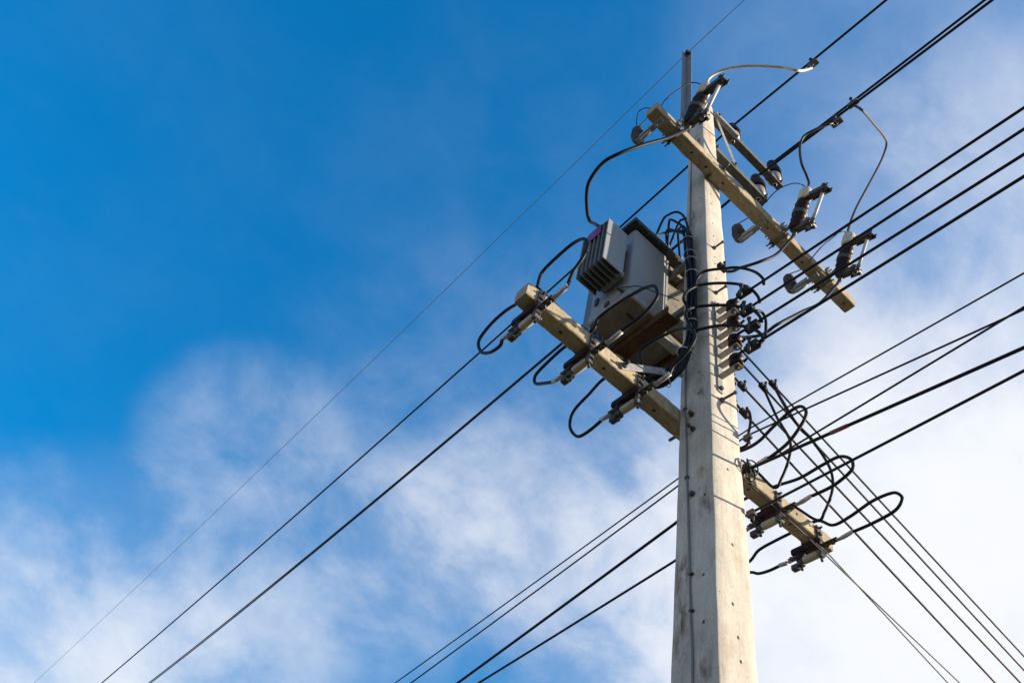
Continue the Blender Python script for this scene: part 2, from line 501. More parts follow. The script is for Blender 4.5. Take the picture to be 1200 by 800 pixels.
# earth-wire conduit down the shaded face
pts = [side(811, 190), side(810, 215), side(809, 262), side(808.5, 300), side(806.5, 350), side(805, 400), side(804, 460), side(805.5, 520), side(806, 556), side(808.6, 640), side(810.5, 720), side(812.7, 800)]
p_last = pts[-1]
pts += [Vector((-half(2.2), p_last.y, 2.2)), Vector((-half(.1), p_last.y, .1))]
pts = [q + Vector((-.006, 0, 0)) for q in pts]
conduit = thing('earth_cable', 'thin grey earth cable clipped down the shaded face of the pole', 'cable', pts[0])
part('sheath', add_tube(bm_new(), smooth_path(pts), .0048, 8), 'conduit_grey', conduit)
for (px_, py_) in ((811, 673), (811.5, 716), (805.8, 560), (804, 480), (808, 300)):
    q = side(px_, py_); b = bm_new()
    add_box(b, q.x - .0135, q.x + .004, q.y - .012, q.y + .012, q.z - .006, q.z + .006, .002)
    part('clip', b, 'dark_metal', conduit)

# ------------------------------------------------------------------ concrete crossarms
def beam(name, x0, x1, y0, y1, z0, z1, label, holes, mat, seed):
    root = thing(name, label, 'crossarm', ((x0 + x1) / 2, (y0 + y1) / 2, z0))
    b = bm_new(); n = 90; c = .0055; prev = None
    for i in range(n + 1):
        x = x0 + (x1 - x0) * i / n
        e = .002 if i in (0, n) else 0
        yy0, yy1, zz0, zz1 = y0 + e, y1 - e, z0 + e, z1 - e
        pr = [(yy0 + c, zz0), ((yy0 + yy1) / 2 - .02, zz0), ((yy0 + yy1) / 2 + .02, zz0), (yy1 - c, zz0), (yy1, zz0 + c), (yy1, (zz0 + zz1) / 2), (yy1, zz1 - c), (yy1 - c, zz1), ((yy0 + yy1) / 2, zz1), (yy0 + c, zz1), (yy0, zz1 - c), (yy0, (zz0 + zz1) / 2), (yy0, zz0 + c)]
        ring = [b.verts.new((x, p[0], p[1])) for p in pr]
        if prev:
            for j in range(len(ring)): b.faces.new((prev[j], prev[(j + 1) % len(ring)], ring[(j + 1) % len(ring)], ring[j]))
        else: b.faces.new(ring)
        prev = ring
    b.faces.new(list(reversed(prev)))
    roughen(b, .0025, 7, seed); roughen(b, .0032, 38, seed + 5)
    o = part('beam', b, mat, root)
    bpy.context.view_layer.update()
    drill(o, holes)
    o.data.polygons.foreach_set('use_smooth', [True] * len(o.data.polygons))
    o.data.set_sharp_from_angle(angle=R(30))
    return root

UZ0, UZ1, UY0, UY1 = 7.74, 7.85, -.208, -.096
upper_arm = beam('concrete_crossarm', -.765, 1.67, UY0, UY1, UZ0, UZ1, 'upper cream concrete crossarm crossing in front of the pole, carrying three fuse cutouts',
     [((x, -.150, UZ0), (0, 0, -1), .011, .05) for x in (-.669, -.309, -.143, .053, .60, 1.034, 1.209, 1.585)], 'arm_concrete', 2)
LZ0, LZ1, LY0, LY1 = 5.028, 5.13, .112, .213
lower_arm = beam('concrete_crossarm', -1.235, 1.235, LY0, LY1, LZ0, LZ1, 'lower cream concrete crossarm bolted behind the pole, with a row of switches under it',
     [((x, .165, LZ0), (0, 0, -1), .012, .05) for x in (-.95, -.633, -.25, .25, .528, .90)] + [((x, LY0, 5.08), (0, -1, 0), .010, .05) for x in (.9, 1.02)], 'arm_concrete', 9)
# through bolts of the two arms
for (root, y, z, ax) in ((upper_arm, UY0, 7.80, -1), (lower_arm, LY1, 5.08, 1)):
    b = bm_new(); q = Vector((-.02 if ax < 0 else 0, y, z)); a = Vector((0, ax, 0))
    add_box(b, q.x - .035, q.x + .035, min(y, y + ax * .007), max(y, y + ax * .007), z - .035, z + .035, .001)
    add_hex(b, q + a * .006, a, .018, .016); add_cyl(b, q, q + a * .07, .009, 8)
    part('through_bolt', b, 'dark_metal', root)

# ------------------------------------------------------------------ steel peak angle on the pole top
pk = thing('steel_angle', 'grey steel angle standing upright above the top of the pole', 'bracket', (-.08, .09, 8.6))
b = bm_new()
add_box(b, -.047, -.040, .0835, .158, 8.55, 11.24, .001)
add_box(b, -.118, -.0475, .151, .158, 8.55, 11.24, .001)
part('angle_bar', b, 'peak_steel', pk)
for z in (8.75, 9.3):
    b = bm_new(); add_hex(b, (-.0475, .12, z), (-1, 0, 0), .018, .02); part('bolt', b, 'dark_metal', pk)
b = bm_new(); add_cyl(b, (-.075, .10, 11.17), (-.075, .17, 11.17), .010, 8); add_hex(b, (-.075, .11, 11.17), (0, -1, 0), .017, .012)
add_box(b, -.098, -.052, .098, .135, 11.15, 11.20, .004)
part('wire_clamp', b, 'dark_metal', pk)

# ------------------------------------------------------------------ steel crossarms with pin insulators
def steel_arm(x0, x1, z, label):
    root = thing('steel_crossarm', label, 'crossarm', (x0, -.03, z), 'steel angle arms on the right of the pole top')
    b = bm_new()
    add_box(b, x0, x1, -.066, -.059, z, z + .075, .001)
    add_box(b, x0, x1, -.0585, .005, z, z + .007, .001)
    part('angle_bar', b, 'galvanised_dull', root)
    for i in range(2):
        b = bm_new(); x = x0 + .02 + (x1 - x0 - .06) * i
        add_hex(b, (x, -.066, z + .04), (0, -1, 0), .016, .015); add_cyl(b, (x, -.05, z + .04), (x, -.10, z + .04), .008, 8)
        part('bolt', b, 'dark_metal', root)
    return root
steel_arm(.083, 1.115, 9.345, 'upper grey steel angle arm at the pole top, with two pin insulators')
steel_arm(.089, .805, 8.60, 'lower grey steel angle arm at the pole top, with one pin insulator at its end')
br = thing('steel_brace', 'pale flat steel brace slanting between the two steel arms', 'brace', (.14, -.03, 9.32))
b = bm_new(); d = (Vector((.36, -.03, 8.64)) - Vector((.11, -.03, 9.33)))
mt = Matrix.Translation(Vector((.11, -.075, 9.33))) @ d.to_track_quat('Z', 'X').to_matrix().to_4x4()
add_box(b, -.003, .003, -.009, .009, 0, d.length, .001, mt)
part('flat_bar', b, 'zinc_bright', br)
for q in (Vector((.125, -.082, 9.30)), Vector((.35, -.078, 8.655))):
    b = bm_new(); add_hex(b, q, (0, -1, 0), .016, .014); part('bolt', b, 'dark_metal', br)
sb = thing('stub_bracket', 'short pale steel stub beside the pole under the nearest pin insulator', 'bracket', (.2, -.1, 9.25))
b = bm_new(); add_box(b, .078, .40, -.112, -.070, 9.285, 9.335, .004); part('stub_bar', b, 'galvanised', sb)
b = bm_new(); add_hex(b, (.12, -.112, 9.31), (0, -1, 0), .014, .012); part('bolt', b, 'dark_metal', sb)

def insulator(loc, hgt, label):
    root = thing('pin_insulator', label, 'insulator', loc, 'pin insulators on the steel arms')
    s = hgt
    b = bm_new(); add_cyl(b, (0, 0, -.03), (0, 0, .07), .013, 10); add_hex(b, (0, 0, -.012), (0, 0, -1), .022, .018); add_hex(b, (0, 0, .008), (0, 0, 1), .024, .018)
    part('pin', b, 'galvanised', root, True)
    k = s / .33
    b = bm_new(); add_lathe(b, [(.02, .035 * k), (.050, .034 * k), (.064, .045 * k), (.071, .075 * k), (.070, .105 * k), (.060, .125 * k)], (0, 0, 0), seg=24)
    part('lower_skirt', b, 'grey_porcelain', root, True)
    b = bm_new(); add_lathe(b, [(.055, .122 * k), (.080, .118 * k), (.086, .130 * k), (.085, .165 * k), (.076, .215 * k), (.064, .255 * k), (.050, .280 * k), (.042, .292 * k), (.040, .305 * k), (.047, .315 * k), (.046, .330 * k), (.030, .342 * k), (.001, .346 * k)], (0, 0, 0), seg=24)
    cp = part('porcelain_head', b, 'brown_porcelain', root, True)
    b = bm_new(); add_tube(b, [Vector((math.cos(a) * .043, math.sin(a) * .043, s - .028)) for a in [k * 2 * math.pi / 16 for k in range(17)]], .006, 6)
    part('tie_wire', b, 'bare_wire', cp, True)
    return root
insulator((.416, -.022, 9.353), .33, 'brown pin insulator nearest the pole on the upper steel arm')
insulator((1.042, -.022, 9.353), .45, 'brown pin insulator at the outer end of the upper steel arm')
insulator((.722, -.022, 8.608), .40, 'brown pin insulator at the end of the lower steel arm')

# ------------------------------------------------------------------ fuse cutouts on the upper arm (built once, copied)
def cutout_parts():
    # local origin: front of the arm at its mid height; outward is -Y; the body leans outward
    ax = Vector((0, -.342, .940)); out = Vector((0, -.94, -.342))
    o = Vector((0, -.085, -.10))
    def P(a, b, x=0): return o + ax * a + out * b + Vector((x, 0, 0))
    T = []
    b = bm_new()                                   # clamp round the arm and bracket out to the body
    add_box(b, -.025, .025, -.010, -.003, -.07, .075, .002); add_box(b, -.025, .025, .101, .108, -.07, .075, .002)
    for s in (-1, 1):
        for z in (.066, -.066): add_cyl(b, (s * .014, -.03, z), (s * .014, .145, z), .006, 8); add_hex(b, (s * .014, .108, z), (0, 1, 0), .012, .01)
    m = Matrix.Translation(Vector((0, -.005, -.02))) @ (P(.16, .02) - Vector((0, -.005, -.02))).to_track_quat('Z', 'X').to_matrix().to_4x4()
    add_box(b, -.020, .020, -.004, .004, 0, (P(.16, .02) - Vector((0, -.005, -.02))).length, .001, m)
    T.append(('bracket', to_mesh(b, 'bracket', 'galvanised_dull'), []))
    prof = [(.034, 0), (.042, .015), (.045, .03)]
    h = .03
    for i in range(5):
        prof += [(.045, h + .006), (.050, h + .014), (.0505, h + .022), (.046, h + .034), (.0445, h + .046)]; h += .052
    prof += [(.043, .30), (.036, .313)]
    b = bm_new(); add_lathe(b, prof, P(0, 0), ax, 18)
    band = bm_new(); add_lathe(band, [(.052, .15), (.054, .155), (.054, .185), (.052, .19)], P(0, 0), ax, 18)
    T.append(('porcelain_body', to_mesh(b, 'porcelain_body', 'black_porcelain'), [('band', to_mesh(band, 'band', 'dark_metal'))]))
    b = bm_new(); add_lathe(b, [(.034, .315), (.045, .320), (.048, .34), (.046, .405), (.038, .435), (.015, .445)], P(0, 0), ax, 18)
    T.append(('cap', to_mesh(b, 'cap', 'cream_porcelain'), []))
    b = bm_new()                                   # upper contact arm with hooks
    m = Matrix.Translation(P(.325, .02)) @ out.to_track_quat('Z', 'Y').to_matrix().to_4x4()
    add_box(b, -.022, .022, -.010, .010, 0, .15, .003, m); add_box(b, -.030, -.022, -.022, .022, .04, .20, .002, m); add_box(b, .022, .030, -.022, .022, .04, .20, .002, m)
    add_cyl(b, P(.335, .19, -.04), P(.335, .19, .04), .014, 10)
    add_cyl(b, P(.355, .165, 0), P(.30, .185, 0), .018, 10)
    T.append(('upper_contact', to_mesh(b, 'upper_contact', 'dark_metal'), []))
    b = bm_new()                                   # lower hinge
    m = Matrix.Translation(P(.0, -.02)) @ out.to_track_quat('Z', 'Y').to_matrix().to_4x4()
    add_box(b, -.024, .024, -.014, .012, 0, .15, .003, m); add_cyl(b, P(-.005, .135, -.045), P(-.005, .135, .045), .017, 10)
    add_box(b, -.034, -.024, -.03, .02, .09, .17, .002, m); add_box(b, .024, .034, -.03, .02, .09, .17, .002, m)
    add_cyl(b, P(-.055, .0), P(-.01, .01), .014, 10); add_cyl(b, P(-.04, .12), P(.0, .135), .018, 8)
    T.append(('lower_hinge', to_mesh(b, 'lower_hinge', 'dark_metal'), []))
    b = bm_new(); add_cyl(b, P(.00, .140), P(.315, .170), .0125, 12)
    fe = bm_new(); add_cyl(fe, P(-.01, .139), P(.035, .143), .017, 10)
    fe2 = bm_new(); add_cyl(fe2, P(.285, .167), P(.33, .1715), .017, 10)
    T.append(('fuse_tube', to_mesh(b, 'fuse_tube', 'glass_fibre'), [('ferrule', to_mesh(fe, 'ferrule', 'dark_metal')), ('ferrule', to_mesh(fe2, 'ferrule', 'dark_metal'))]))
    return T
CUT = cutout_parts()
KS = 1.14
CUTX = (-.510, .730, 1.310)
for x, lb in zip(CUTX, ('brown fuse cutout nearest the pole top, with a pale cable curving from its cap', 'brown fuse cutout in the middle of the arm right of the pole', 'brown fuse cutout near the free right end of the upper crossarm')):
    r0 = thing('fuse_cutout', lb, 'fuse cutout', (x, UY0, 7.80), 'fuse cutouts on the upper crossarm')
    r0.scale = (KS, KS, KS)
    stamp(r0, CUT)

# ------------------------------------------------------------------ surge arresters behind the upper arm
def arrester_parts():
    T = []
    b = bm_new()
    add_box(b, -.022, .022, -.12, .14, -.030, -.024, .001)
    add_box(b, -.022, .022, -.12, -.114, -.024, .02, .001)
    add_box(b, -.022, -.017, -.03, .14, -.024, .012, .001)
    add_hex(b, (0, -.06, -.030), (0, 0, -1), .014, .014)
    T.append(('bracket', to_mesh(b, 'bracket', 'galvanised'), []))
    b = bm_new(); add_cyl(b, (.0, -.01, -.048), (.0, .10, -.052), .016, 16)
    T.append(('earth_disconnector', to_mesh(b, 'earth_disconnector', 'galvanised'), []))
    prof = [(.02, -.02), (.035, -.015), (.035, 0)]
    for i in range(6):
        h = .005 + i * .036; w = .056 - .0035 * abs(i - 2)
        prof += [(.034, h), (w, h + .008), (w + .001, h + .013), (.036, h + .022)]
    prof += [(.032, .225), (.026, .24)]
    b = bm_new(); add_lathe(b, prof, (0, .125, 0), (0, .12, 1), 20)
    tp = bm_new(); add_cyl(tp, (0, .153, .235), (0, .157, .27), .008, 8); add_hex(tp, (0, .154, .245), (0, 0, 1), .014, .012)
    T.append(('shed_body', to_mesh(b, 'shed_body', 'grey_polymer'), [('terminal', to_mesh(tp, 'terminal', 'galvanised'))]))
    return T
ARR = arrester_parts()
ARRX = (-.672, .525, 1.195)
for x, lb in zip(ARRX, ('dark surge arrester hanging behind the left end of the upper crossarm', 'dark surge arrester hanging behind the upper crossarm just right of the pole', 'dark surge arrester hanging behind the upper crossarm near its right end')):
    r0 = thing('surge_arrester', lb, 'surge arrester', (x, -.06, 7.735), 'surge arresters behind the upper crossarm')
    stamp(r0, ARR)

# ------------------------------------------------------------------ low-voltage switches under the lower arm
def switch_parts():
    # local origin under the arm, at the arm's middle; runs along Y
    T = []
    b = bm_new()
    add_box(b, -.022, .022, -.060, -.052, -.06, .092, .002)             # strap up the front of the arm
    add_box(b, -.022, .022, -.0515, .060, -.010, -.004, .002)
    add_box(b, -.022, .022, .053, .060, -.0035, .120, .002)
    add_hex(b, (0, -.060, .03), (0, -1, 0), .014, .012); add_cyl(b, (0, -.082, .074), (0, -.055, .074), .007, 8)
    T.append(('strap', to_mesh(b, 'strap', 'dark_metal'), []))
    b = bm_new()
    add_box(b, -.036, .036, -.070, .135, -.062, -.0105, .014, None, 2)
    add_lathe(b, [(.030, 0), (.032, .02), (.026, .028), (.032, .038), (.030, .055), (.02, .06)], (0, .085, -.055), (0, 0, -1), 14)
    T.append(('porcelain_base', to_mesh(b, 'porcelain_base', 'purple_porcelain'), []))
    b = bm_new()                                                           # near contact and terminal
    add_box(b, -.020, .020, -.170, -.045, -.074, -.063, .002); add_box(b, -.020, .020, -.062, -.038, -.125, -.060, .003)
    add_hex(b, (0, -.135, -.074), (0, 0, -1), .015, .016); add_hex(b, (0, -.095, -.074), (0, 0, -1), .015, .016)
    T.append(('near_contact', to_mesh(b, 'near_contact', 'dark_metal'), []))
    b = bm_new()
    add_box(b, -.020, .020, .095, .165, -.074, -.063, .002); add_box(b, -.018, .018, .078, .098, -.135, -.060, .003)
    add_hex(b, (0, .125, -.063), (0, 0, 1), .014, .018); add_hex(b, (0, .150, -.063), (0, 0, 1), .012, .016)
    T.append(('far_contact', to_mesh(b, 'far_contact', 'galvanised_dull'), []))
    b = bm_new(); add_lathe(b, [(.016, -.034), (.024, -.030), (.027, -.024), (.027, .060), (.024, .066), (.016, .070)], (0, 0, -.120), (0, 1, 0), 16)
    T.append(('cartridge', to_mesh(b, 'cartridge', 'beige_cartridge'), []))
    b = bm_new()
    add_box(b, -.022, .022, -.062, -.034, -.155, -.100, .004); add_cyl(b, (0, -.045, -.15), (0, -.050, -.19), .008, 8); add_hex(b, (.022, -.048, -.125), (1, 0, 0), .013, .014)
    T.append(('blade_holder', to_mesh(b, 'blade_holder', 'galvanised_dull'), []))
    b = bm_new()
    add_box(b, -.022, .022, .070, .100, -.155, -.100, .004); add_box(b, -.022, .022, .100, .150, -.170, -.125, .007); add_cyl(b, (0, .085, -.15), (0, .085, -.19), .008, 8)
    T.append(('blade_holder', to_mesh(b, 'blade_holder', 'dark_metal'), []))
    for nm, y0, y1, y2 in (('near_lug', -.160, -.195, -.270), ('far_lug', .155, .175, .235)):
        b = bm_new()
        add_box(b, -.014, .014, min(y0, y1), max(y0, y1), -.080, -.0745, .001)
        add_cyl(b, (0, y1, -.077), (0, y2, -.068), .0145, 12)
        T.append((nm, to_mesh(b, nm, 'lug_tin'), []))
    for (nm, me, subs) in T:
        if nm != 'strap':
            for v in me.vertices: v.co.z *= .86; v.co.x *= .88
    return T
SW = switch_parts()
SWX = (-1.145, -.775, -.420, .350, .725, 1.095)
SWL = ('switch under the far left end of the lower crossarm', 'middle switch of the three left of the pole under the lower crossarm', 'switch under the lower crossarm nearest the pole on its left',
       'switch half hidden behind the pole under the right half of the lower crossarm', 'switch under the lower crossarm just right of the pole', 'switch under the right end of the lower crossarm')
for x, lb in zip(SWX, SWL):
    r0 = thing('fuse_switch', 'porcelain fuse ' + lb, 'switch', (x, .162, LZ0), 'fuse switches under the lower crossarm')
    stamp(r0, SW)
def near_lug(i): return Vector((SWX[i], .162 - .262, LZ0 - .060))
def far_lug(i): return Vector((SWX[i], .162 + .228, LZ0 - .060))

# flat brace from the lower arm to the pole
fb = thing('flat_brace', 'flat grey steel brace from the lower crossarm to the pole', 'brace', (-.55, .11, 5.06))
b = bm_new(); p0 = Vector((-.575, .103, 5.06)); p1 = Vector((-.10, .103, 5.43)); d = p1 - p0
add_box(b, -.004, .004, -.022, .022, 0, d.length, .001, Matrix.Translation(p0) @ d.to_track_quat('Z', 'X').to_matrix().to_4x4() @ Matrix.Rotation(R(90), 4, 'Z'))
part('flat_bar', b, 'galvanised', fb)
for q in (p0 + d * .04,):
    b = bm_new(); add_hex(b, q + Vector((0, -.002, 0)), (0, -1, 0), .019, .014); add_cyl(b, q, q + Vector((0, -.045, 0)), .009, 8); part('bolt', b, 'dark_metal', fb)

# ------------------------------------------------------------------ transformer behind the pole
TX0, TX1, TXE, TY0, TY1, TZ0, TZ1 = -.442, -.112, .24, .25, .63, 6.05, 6.885
tr = thing('transformer', 'grey finned transformer tank mounted high beside the pole', 'transformer', (-.15, .44, TZ0))
b = bm_new()
add_box(b, TX0, TX1, TY0, TY1, TZ0, TZ1, .022, None, 3)
tank = part('tank', b, 'transformer_paint', tr)
simple('shaded_dirty_steel', (.21, .185, .15), .75, 0, .3, 9, .3)  # dirt brown with the underside's shade and ground bounce put into the colour
part('underside_shade_plate', add_box(bm_new(), TX0 + .012, TXE - .004, TY0 + .060, TY1 - .012, TZ0 - .0035, TZ0 + .006, .001), 'shaded_dirty_steel', tr)  # thin plate added to carry the painted underside shade
part('underside_shade_plate', add_box(bm_new(), TX0 + .012, TX1 - .012, TY0 + .012, TY0 + .0595, TZ0 - .0035, TZ0 + .006, .001), 'shaded_dirty_steel', tr)
tank.data.polygons.foreach_set('use_smooth', [True] * len(tank.data.polygons)); tank.data.set_sharp_from_angle(angle=R(40))
b = bm_new(); add_box(b, TX1 - .02, TXE, TY0 + .055, TY1 - .02, TZ0 + .012, TZ1 - .006, .006)
simple('sun_tinted_panel', (.19, .172, .135), .6, 0, .3, 9, .3)  # tank grey turned beige, warm sunlight put into the colour
part('end_panel', b, 'sun_tinted_panel', tr)
b = bm_new(); add_box(b, TX1 + .004, TX1 + .030, TY0 + .01, TY0 + .054, TZ0 + .02, TZ1 - .004, .004); part('corner_rib', b, 'transformer_paint', tr)
for (z0, z1) in ((6.74, 6.80), (6.12, 6.15)):
    b = bm_new(); add_box(b, TX1 + .031, TXE + .02, TY0 + .0, TY0 + .054, z0, z1, .003); part('mounting_rail', b, 'sun_tinted_panel', tr)
b = bm_new(); add_box(b, TX0 - .05, TXE + .05, TY0 - .045, TY1 + .05, TZ1 + .002, TZ1 + .030, .004)
add_box(b, TX0 - .043, TXE + .043, TY0 - .038, TY1 + .043, TZ1 + .0305, TZ1 + .062, .004)
lid = part('lid', b, 'lid_paint', tr)
for i in range(7):
    for y in (TY0 - .033,):
        b = bm_new(); x = TX0 + .0 + i * .1; add_hex(b, (x, y, TZ1 + .002), (0, 0, -1), .011, .010); part('bolt', b, 'dark_metal', lid)
# radiator on the left end: fins are plates one behind the other
part('radiator_header', add_box(bm_new(), TX0 - .052, TX0 - .003, .30, .50, 6.60, 6.66, .01), 'transformer_paint', tr)
part('radiator_header', add_box(bm_new(), TX0 - .052, TX0 - .003, .30, .50, 6.27, 6.33, .01), 'transformer_paint', tr)
NF = 7
for i in range(NF):
    y = .272 + i * (.245 / (NF - 1)); b = bm_new()
    add_box(b, -.680, -.494, y - .005, y + .005, 6.222, 6.735, .003)
    part('radiator_fin', b, 'shaded_fin_paint' if i else 'transformer_paint', tr)
part('slot_shade_block', add_box(bm_new(), -.652, -.500, .279, .510, 6.262, 6.7205, .002), 'lid_paint', tr)  # dark block added between the fins, shade of the slots as colour
b = bm_new(); add_box(b, -.676, -.500, .2785, .5105, 6.722, 6.732, .002); part('radiator_top_rail', b, 'transformer_paint', tr)
# rear radiator
for i in range(13):
    x = -.40 + i * .05; b = bm_new(); add_box(b, x - .004, x + .004, TY1 + .012, TY1 + .10, 5.985, 6.72, .002); part('rear_fin', b, 'shaded_fin_paint', tr)
part('rear_header', add_box(bm_new(), -.42, .22, TY1 - .005, TY1 + .034, 6.58, 6.64, .008), 'transformer_paint', tr)
part('rear_header', add_box(bm_new(), -.42, .22, TY1 - .005, TY1 + .034, 6.12, 6.18, .008), 'transformer_paint', tr)
# rusty channels underneath
for (x, nm) in ((-.205, 'support_channel'), (.09, 'support_channel')):
    b = bm_new(); add_box(b, x, x + .105, .135, .70, 5.975, 5.983, .001); add_box(b, x, x + .007, .135, .70, 5.9835, 6.047, .001); add_box(b, x + .098, x + .105, .135, .70, 5.9835, 6.047, .001)
    add_hex(b, (x + .05, .22, 5.975), (0, 0, -1), .018, .016); add_hex(b, (x + .05, .60, 5.975), (0, 0, -1), .022, .03)
    part(nm, b, 'rusty_steel', tr, label='rusty brown steel channel under the tank')
for y in (.140, .30):
    b = bm_new(); add_box(b, -.095, .085, y, y + .05, 5.99, 6.04, .003); part('cross_rail', b, 'galvanised', tr)
for z in (6.15, 6.70):
    for x in (-.06, .035):
        part('pole_hanger', add_box(bm_new(), x, x + .03, half(z) + .0, TY0 + .058, z, z + .06, .002), 'galvanised_dull', tr)
# drain valve, small plates and a lug on the tank
b = bm_new(); add_cyl(b, (TX0 - .03, .31, 6.12), (TX0 + .004, .31, 6.12), .013, 10); add_hex(b, (TX0 - .03, .31, 6.12), (-1, 0, 0), .018, .02); part('drain_valve', b, 'dark_metal', tr)
b = bm_new(); add_box(b, TX0 - .012, TX0 + .004, .43, .47, 6.09, 6.13, .002); part('lug_plate', b, 'dark_metal', tr)
b = bm_new(); add_box(b, TX0 - .010, TX0 + .004, .545, .575, 6.20, 6.28, .002); part('lug_plate', b, 'lid_paint', tr)
b = bm_new(); add_box(b, TX0 + .10, TX0 + .17, .36, .38, TZ0 - .012, TZ0 - .004, .002); part('foot_plate', b, 'lid_paint', tr)
# warning sticker on the fin edges
s0 = at(689.5, 279, x=-.682); s1 = at(704, 271, x=-.682)
b = bm_new(); add_box(b, -.6845, -.6805, min(s0.y, s1.y) - .0, max(s0.y, s1.y), 6.605, 6.725, .0008)
part('sticker', b, 'purple_sticker', tr, label='purple sticker on the edges of the fins')
# low-voltage bushings on the lid edge
BUSH = []
for (px_, py_) in ((769, 268), (782, 288), (797, 300)):
    q = at(px_, py_, y=.30); q.z = TZ1 + .062
    b = bm_new(); add_lathe(b, [(.028, 0), (.030, .01), (.022, .02), (.032, .03), (.022, .045), (.032, .055), (.022, .07), (.030, .08), (.02, .10), (.012, .105)], q, (0, 0, 1), 16)
    bo = part('bushing', b, 'brown_porcelain', tr)
    b = bm_new(); add_box(b, q.x - .008, q.x + .008, q.y - .02, q.y + .02, q.z + .10, q.z + .20, .003); add_hex(b, (q.x - .008, q.y, q.z + .15), (-1, 0, 0), .013, .02); add_hex(b, (q.x - .008, q.y, q.z + .185), (-1, 0, 0), .013, .02)
    part('terminal_pad', b, 'galvanised', bo)
    BUSH.append(q + Vector((0, 0, .19)))
# high-voltage bushing behind
hv = Vector((-.36, .52, TZ1 + .062)); HVP = []
for x in (-.36, -.12, .12):
    b = bm_new(); prof = [(.04, 0), (.045, .01)]
    for i in range(3): prof += [(.03, .03 + i * .05), (.052, .04 + i * .05), (.03, .06 + i * .05)]
    prof += [(.02, .19), (.012, .20)]
    add_lathe(b, prof, (x, .52, TZ1 + .062), (0, 0, 1), 16); part('bushing', b, 'brown_porcelain', tr); HVP.append(Vector((x, .52, TZ1 + .26)))

# ------------------------------------------------------------------ spool racks
def rack(root_name, label, org, spools, mode):
    """mode 'f': on the sunlit face, pulls toward -Y; mode 's': on the +X face, pulls toward +X"""
    root = thing(root_name, label, 'insulator rack', org)
    rc = .125 if mode == 'f' else .09
    z0 = min(s[2] for s in spools) - .17; z1 = max(s[2] for s in spools) + .16
    def X(a, b, c):      # a: sideways, b: outwards from the face, c: up
        if mode == 'f': return Vector((org[0] + a, org[1] - b, c))
        return Vector((org[0] + b, org[1] + a, c))
    def boxl(b_, a0, a1, o0, o1, c0, c1, bev=.001):
        p, q = X(a0, o0, c0), X(a1, o1, c1)
        return add_box(b_, min(p.x, q.x), max(p.x, q.x), min(p.y, q.y), max(p.y, q.y), c0, c1, bev)
    part('back_plate', boxl(bm_new(), -.020, .020, .004, .010, z0, z1), 'galvanised', root)
    for z in (z0 + .03, z1 - .03):
        b = bm_new(); add_hex(b, X(0, .010, z), X(0, 1, 0) - X(0, 0, 0), .015, .014); part('bolt', b, 'dark_metal', root)
    for s in spools:
        z = s[2]
        b = bm_new()
        boxl(b, -.020, .020, .0105, rc + .025, z - .047, z - .042); boxl(b, -.020, .020, .0105, rc + .025, z + .042, z + .047); boxl(b, -.020, .020, .0105, .016, z - .0415, z + .0415)
        cl = part('clevis', b, 'galvanised', root)
        b = bm_new(); add_cyl(b, X(0, rc, z - .062), X(0, rc, z + .062), .008, 8); add_hex(b, X(0, rc, z - .047), (0, 0, -1), .014, .011); part('pin', b, 'dark_metal', cl)
        b = bm_new(); add_lathe(b, [(.014, -.039), (.036, -.037), (.041, -.030), (.040, -.018), (.026, -.006), (.024, 0), (.026, .006), (.040, .018), (.041, .030), (.036, .037), (.014, .039)], X(0, rc, z), (0, 0, 1), 20)
        part('spool', b, 'brown_porcelain', root)
    return root
SPZ = [5.862, 5.690, 5.512, 5.332]
fx = -.035
rack('spool_rack', 'rack of four brown spool insulators on the sunlit face of the pole', (fx, -half(5.6) - .001, 5.2), [(0, 0, z) for z in SPZ], 'f')
SPZ2 = [5.816, 5.715, 5.522, 5.292]
SPZ2 = [5.945, 5.80, 5.57, 5.33]
rack('spool_rack', 'rack of four brown spool insulators on the far right side of the pole', (half(5.6) - .001, .0, 5.2), [(0, 0, z) for z in SPZ2], 's')

# ------------------------------------------------------------------ overhead wires
# the ground wire on the peak
g0 = (-.067, .117, 11.184)
through(g0, (g0, -90.92, .0757), (g0, 89.51, .0687), .0036, 'thin earth wire running over the top of the upright steel angle', 'bare_wire')
w = (.413, -.064, 9.670)
through(w, (w, -90.62, .0748), (w, 89.51, .0801), .0120, 'upper black high voltage wire on the insulator nearest the pole', group='high voltage wires')
w = (1.042, -.064, 9.803)
through(w, (w, -90.92, .0741), (w, 86.53, -.0294), .0125, 'black high voltage wire on the outermost pin insulator', group='high voltage wires')
w = (.721, -.064, 9.005)
through(w, (w, -90.46, .0782), (w, 85.57, -.0674), .0125, 'black high voltage wire on the insulator of the lower steel arm', group='high voltage wires')
# wires dead-ended on the front rack
FR = [(-90.80, .0748), (-90.57, .0645), (-90.68, .0733), (-91.30, .0736)]
WL = ('topmost', 'second from top', 'third from top', 'lowest')
FW = []
for i, (az, m) in enumerate(FR):
    p = Vector((-.066, -.250, SPZ[i]))
    sx, sy, z = fx, -half(5.6) - .126, SPZ[i]
    lead = [Vector((sx + .020, sy - .06, z)), Vector((sx + .030, sy - .004, z)), Vector((sx + .020, sy + .024, z)), Vector((sx - .012, sy + .030, z)), Vector((sx - .031, sy + .004, z)), Vector((sx - .034, sy - .05, z))]
    q = Vector((-.069, -.34, z - .005))
    span(q, az, m, .002, .0080, WL[i] + ' black wire pulled from the spool rack on the sunlit face', group='wires on the sunlit spool rack', lead=lead)
    FW.append((q, az, m))
def on_front(i, px_, py_):
    return at(px_, py_, x=-.069 - .005 * 0)
